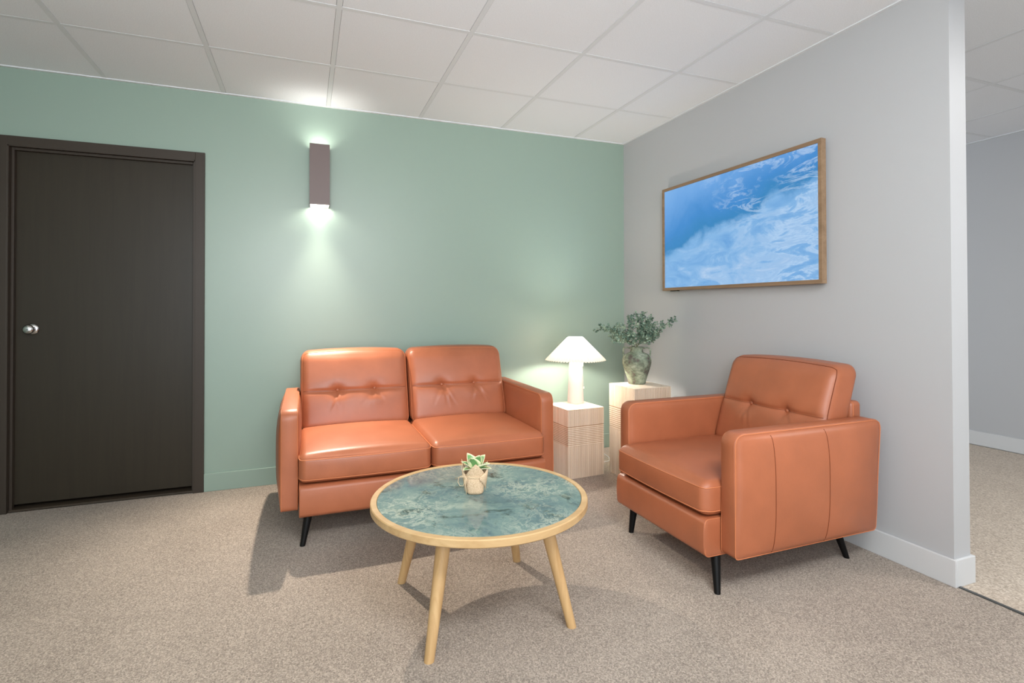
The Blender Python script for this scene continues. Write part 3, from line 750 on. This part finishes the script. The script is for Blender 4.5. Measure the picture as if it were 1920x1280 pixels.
def spray(tip, bend, nl, seed, twigs):
    rn = random.Random(seed)
    tip = Vector(tip); b0 = Vector((rn.uniform(-.015, .015), rn.uniform(-.015, .015), 0.0)); mid0 = Vector((b0.x*1.6, b0.y*1.6, 0.20))
    mid = (mid0+tip)/2 + Vector(bend)
    def cur(t_):
        if t_ < 0.25: return b0.lerp(mid0, t_/0.25)
        u = (t_-0.25)/0.75; return mid0*(1-u)**2 + mid*(2*u*(1-u)) + tip*u*u
    st_ = tube('spray', [cur(k/16) for k in range(17)], 0.0021, M['stem'], eu, 6, False, 0.0007)
    bm = bmesh.new(); tw = bmesh.new()
    def leaf(p, d, size):
        d = d.normalized(); a = Vector((rn.uniform(-1, 1), rn.uniform(-1, 1), rn.uniform(-1, 1)))
        s_ = d.cross(a); s_ = s_.normalized() if s_.length > 1e-4 else Vector((1, 0, 0)); nn = s_.cross(d)
        q0 = p + d*0.003
        L_, W_ = size, size*0.46
        out = [q0, q0+d*L_*.3+s_*W_*.85+nn*L_*.07, q0+d*L_*.68+s_*W_*.8+nn*L_*.07, q0+d*L_, q0+d*L_*.68-s_*W_*.8+nn*L_*.07, q0+d*L_*.3-s_*W_*.85+nn*L_*.07]
        c_ = bm.verts.new(q0+d*L_*.45-nn*L_*.02); vs = [bm.verts.new(v) for v in out]
        for k in range(6): bm.faces.new((c_, vs[k], vs[(k+1) % 6]))
    def along(f, t0, t1, cnt, size):
        for k in range(cnt):
            t_ = t0+(t1-t0)*(k+rn.random()*.5)/cnt; p = f(t_); dr = (f(min(1, t_+.03))-f(max(0, t_-.03))).normalized()
            for q in range(2):
                o_ = Vector((rn.gauss(0, 1), rn.gauss(0, 1), rn.gauss(0, 1))); o_ -= dr*o_.dot(dr); o_.normalize()
                leaf(p, o_+dr*rn.uniform(0.1, 0.8), size*rn.uniform(0.7, 1.15))
    along(cur, 0.38, 1.0, int(nl*2.0), 0.0185)
    twigs = int(twigs*1.4)
    for k in range(twigs):
        t_ = 0.42+0.5*(k+rn.random()*.6)/twigs; p = cur(t_); dr = (cur(t_+.03)-cur(t_-.03)).normalized()
        o_ = Vector((rn.gauss(0, 1), rn.gauss(0, 1), rn.gauss(0.15, .8))); o_ -= dr*o_.dot(dr); o_.normalize()
        L_ = rn.uniform(0.05, 0.10)*(1.2-t_*0.5); e_ = p+(o_*0.8+dr*0.7).normalized()*L_; e_.x = min(e_.x, 0.285)
        f = lambda u, p=p, e_=e_: p.lerp(e_, u)
        tube_bm(tw, [p, f(.5), e_], 0.0011, 5, False, 0.0005); along(f, 0.1, 1.0, 9, 0.0155)
    tag(from_bm('leaves', bm, M['leaf'], st_, None, False), kind='stuff')
    tag(from_bm('twigs', tw, M['stem'], st_, None, True), kind='stuff')
# tips relative to the mouth of the vase (bunch origin is 5 cm above the plinth top)
spray((-0.300, -0.010, 0.345), (-0.02, 0, 0.045), 14, 1, 7)
spray((-0.255, -0.070, 0.280), (-0.02, 0, 0.035), 12, 2, 6)
spray((-0.150, 0.050, 0.330), (-0.02, 0, 0.02), 12, 3, 6)
spray((-0.065, 0.000, 0.415), (0.00, 0, 0.00), 13, 4, 6)
spray((0.060, 0.030, 0.435), (0.0, 0, 0.0), 14, 5, 8)
spray((0.100, -0.040, 0.400), (0.01, 0, 0.01), 13, 6, 7)
spray((0.165, 0.040, 0.330), (0.01, 0, 0.02), 12, 7, 5)
spray((0.265, -0.060, 0.405), (0.03, 0, -0.01), 11, 8, 5)
spray((0.020, -0.080, 0.360), (0.0, -0.01, 0.0), 13, 9, 7)
spray((-0.100, -0.060, 0.300), (-0.01, -0.01, 0.02), 12, 10, 6)
spray((0.130, -0.070, 0.270), (0.02, -0.01, 0.03), 11, 12, 5)

# ------------------------------------------------------------------ framed screen
Y0, Y1, Z0, Z1 = -0.563, -1.812, 1.232, 1.950
tv = thing('framed_screen', (0, (Y0+Y1)/2, (Z0+Z1)/2), 'lit wall screen in a tan wood frame showing a blue stormy sea', 'screen')
hw_, hh_ = (Y0-Y1)/2, (Z1-Z0)/2; fw_ = 0.020; xf = -0.050
box('back_housing', (-0.034, -hw_+0.03, -hh_+0.03), (-0.001, hw_-0.03, hh_-0.03), M['black'], tv)
for lo_, hi_ in (((xf, -hw_, hh_-fw_), (-0.018, hw_, hh_)), ((xf, -hw_, -hh_), (-0.018, hw_, -hh_+fw_)), ((xf, -hw_, -hh_+fw_), (-0.018, -hw_+fw_, hh_-fw_)), ((xf, hw_-fw_, -hh_+fw_), (-0.018, hw_, hh_-fw_))):
    box('frame_bar', lo_, hi_, M['tvwood'], tv, 0.0012)
me = bpy.data.meshes.new('screen_panel'); a, b_ = hw_-fw_, hh_-fw_
vs = [(-0.043, a, -b_), (-0.043, -a, -b_), (-0.043, -a, b_), (-0.043, a, b_), (-0.035, a, -b_), (-0.035, -a, -b_), (-0.035, -a, b_), (-0.035, a, b_)]
me.from_pydata(vs, [], [(0, 1, 2, 3)[::1], (4, 7, 6, 5), (0, 4, 5, 1), (1, 5, 6, 2), (2, 6, 7, 3), (3, 7, 4, 0)])
l = me.uv_layers.new(name='UVMap'); uvs = [(0, 0), (1, 0), (1, 1), (0, 1)]*2
for lp_ in me.loops: l.data[lp_.index].uv = uvs[lp_.vertex_index]
link('screen_panel', me, M['screen'], tv)
box('sensor', (-0.046, hw_-0.155, -hh_-0.006), (-0.026, hw_-0.080, -hh_), M['black'], tv, 0.001)

# ------------------------------------------------------------------ power lead on the floor
pc = thing('power_cord', (-0.42, -0.33, 0), 'white plug and lead lying on the carpet between the two plinths', 'cord')
tube('lead', [(-0.10, 0.06, 0.004), (-0.04, -0.01, 0.004), (0.0, -0.035, 0.004), (0.06, -0.02, 0.004), (0.10, 0.05, 0.004), (0.12, 0.15, 0.004)], 0.0035, M['white_plastic'], pc, 8)
tube('plug', [(-0.075, 0.065, 0.030), (-0.055, 0.045, 0.026), (-0.010, -0.005, 0.017), (0.0, -0.018, 0.013)], 0.012, M['white_plastic'], pc, 12, False, 0.009)
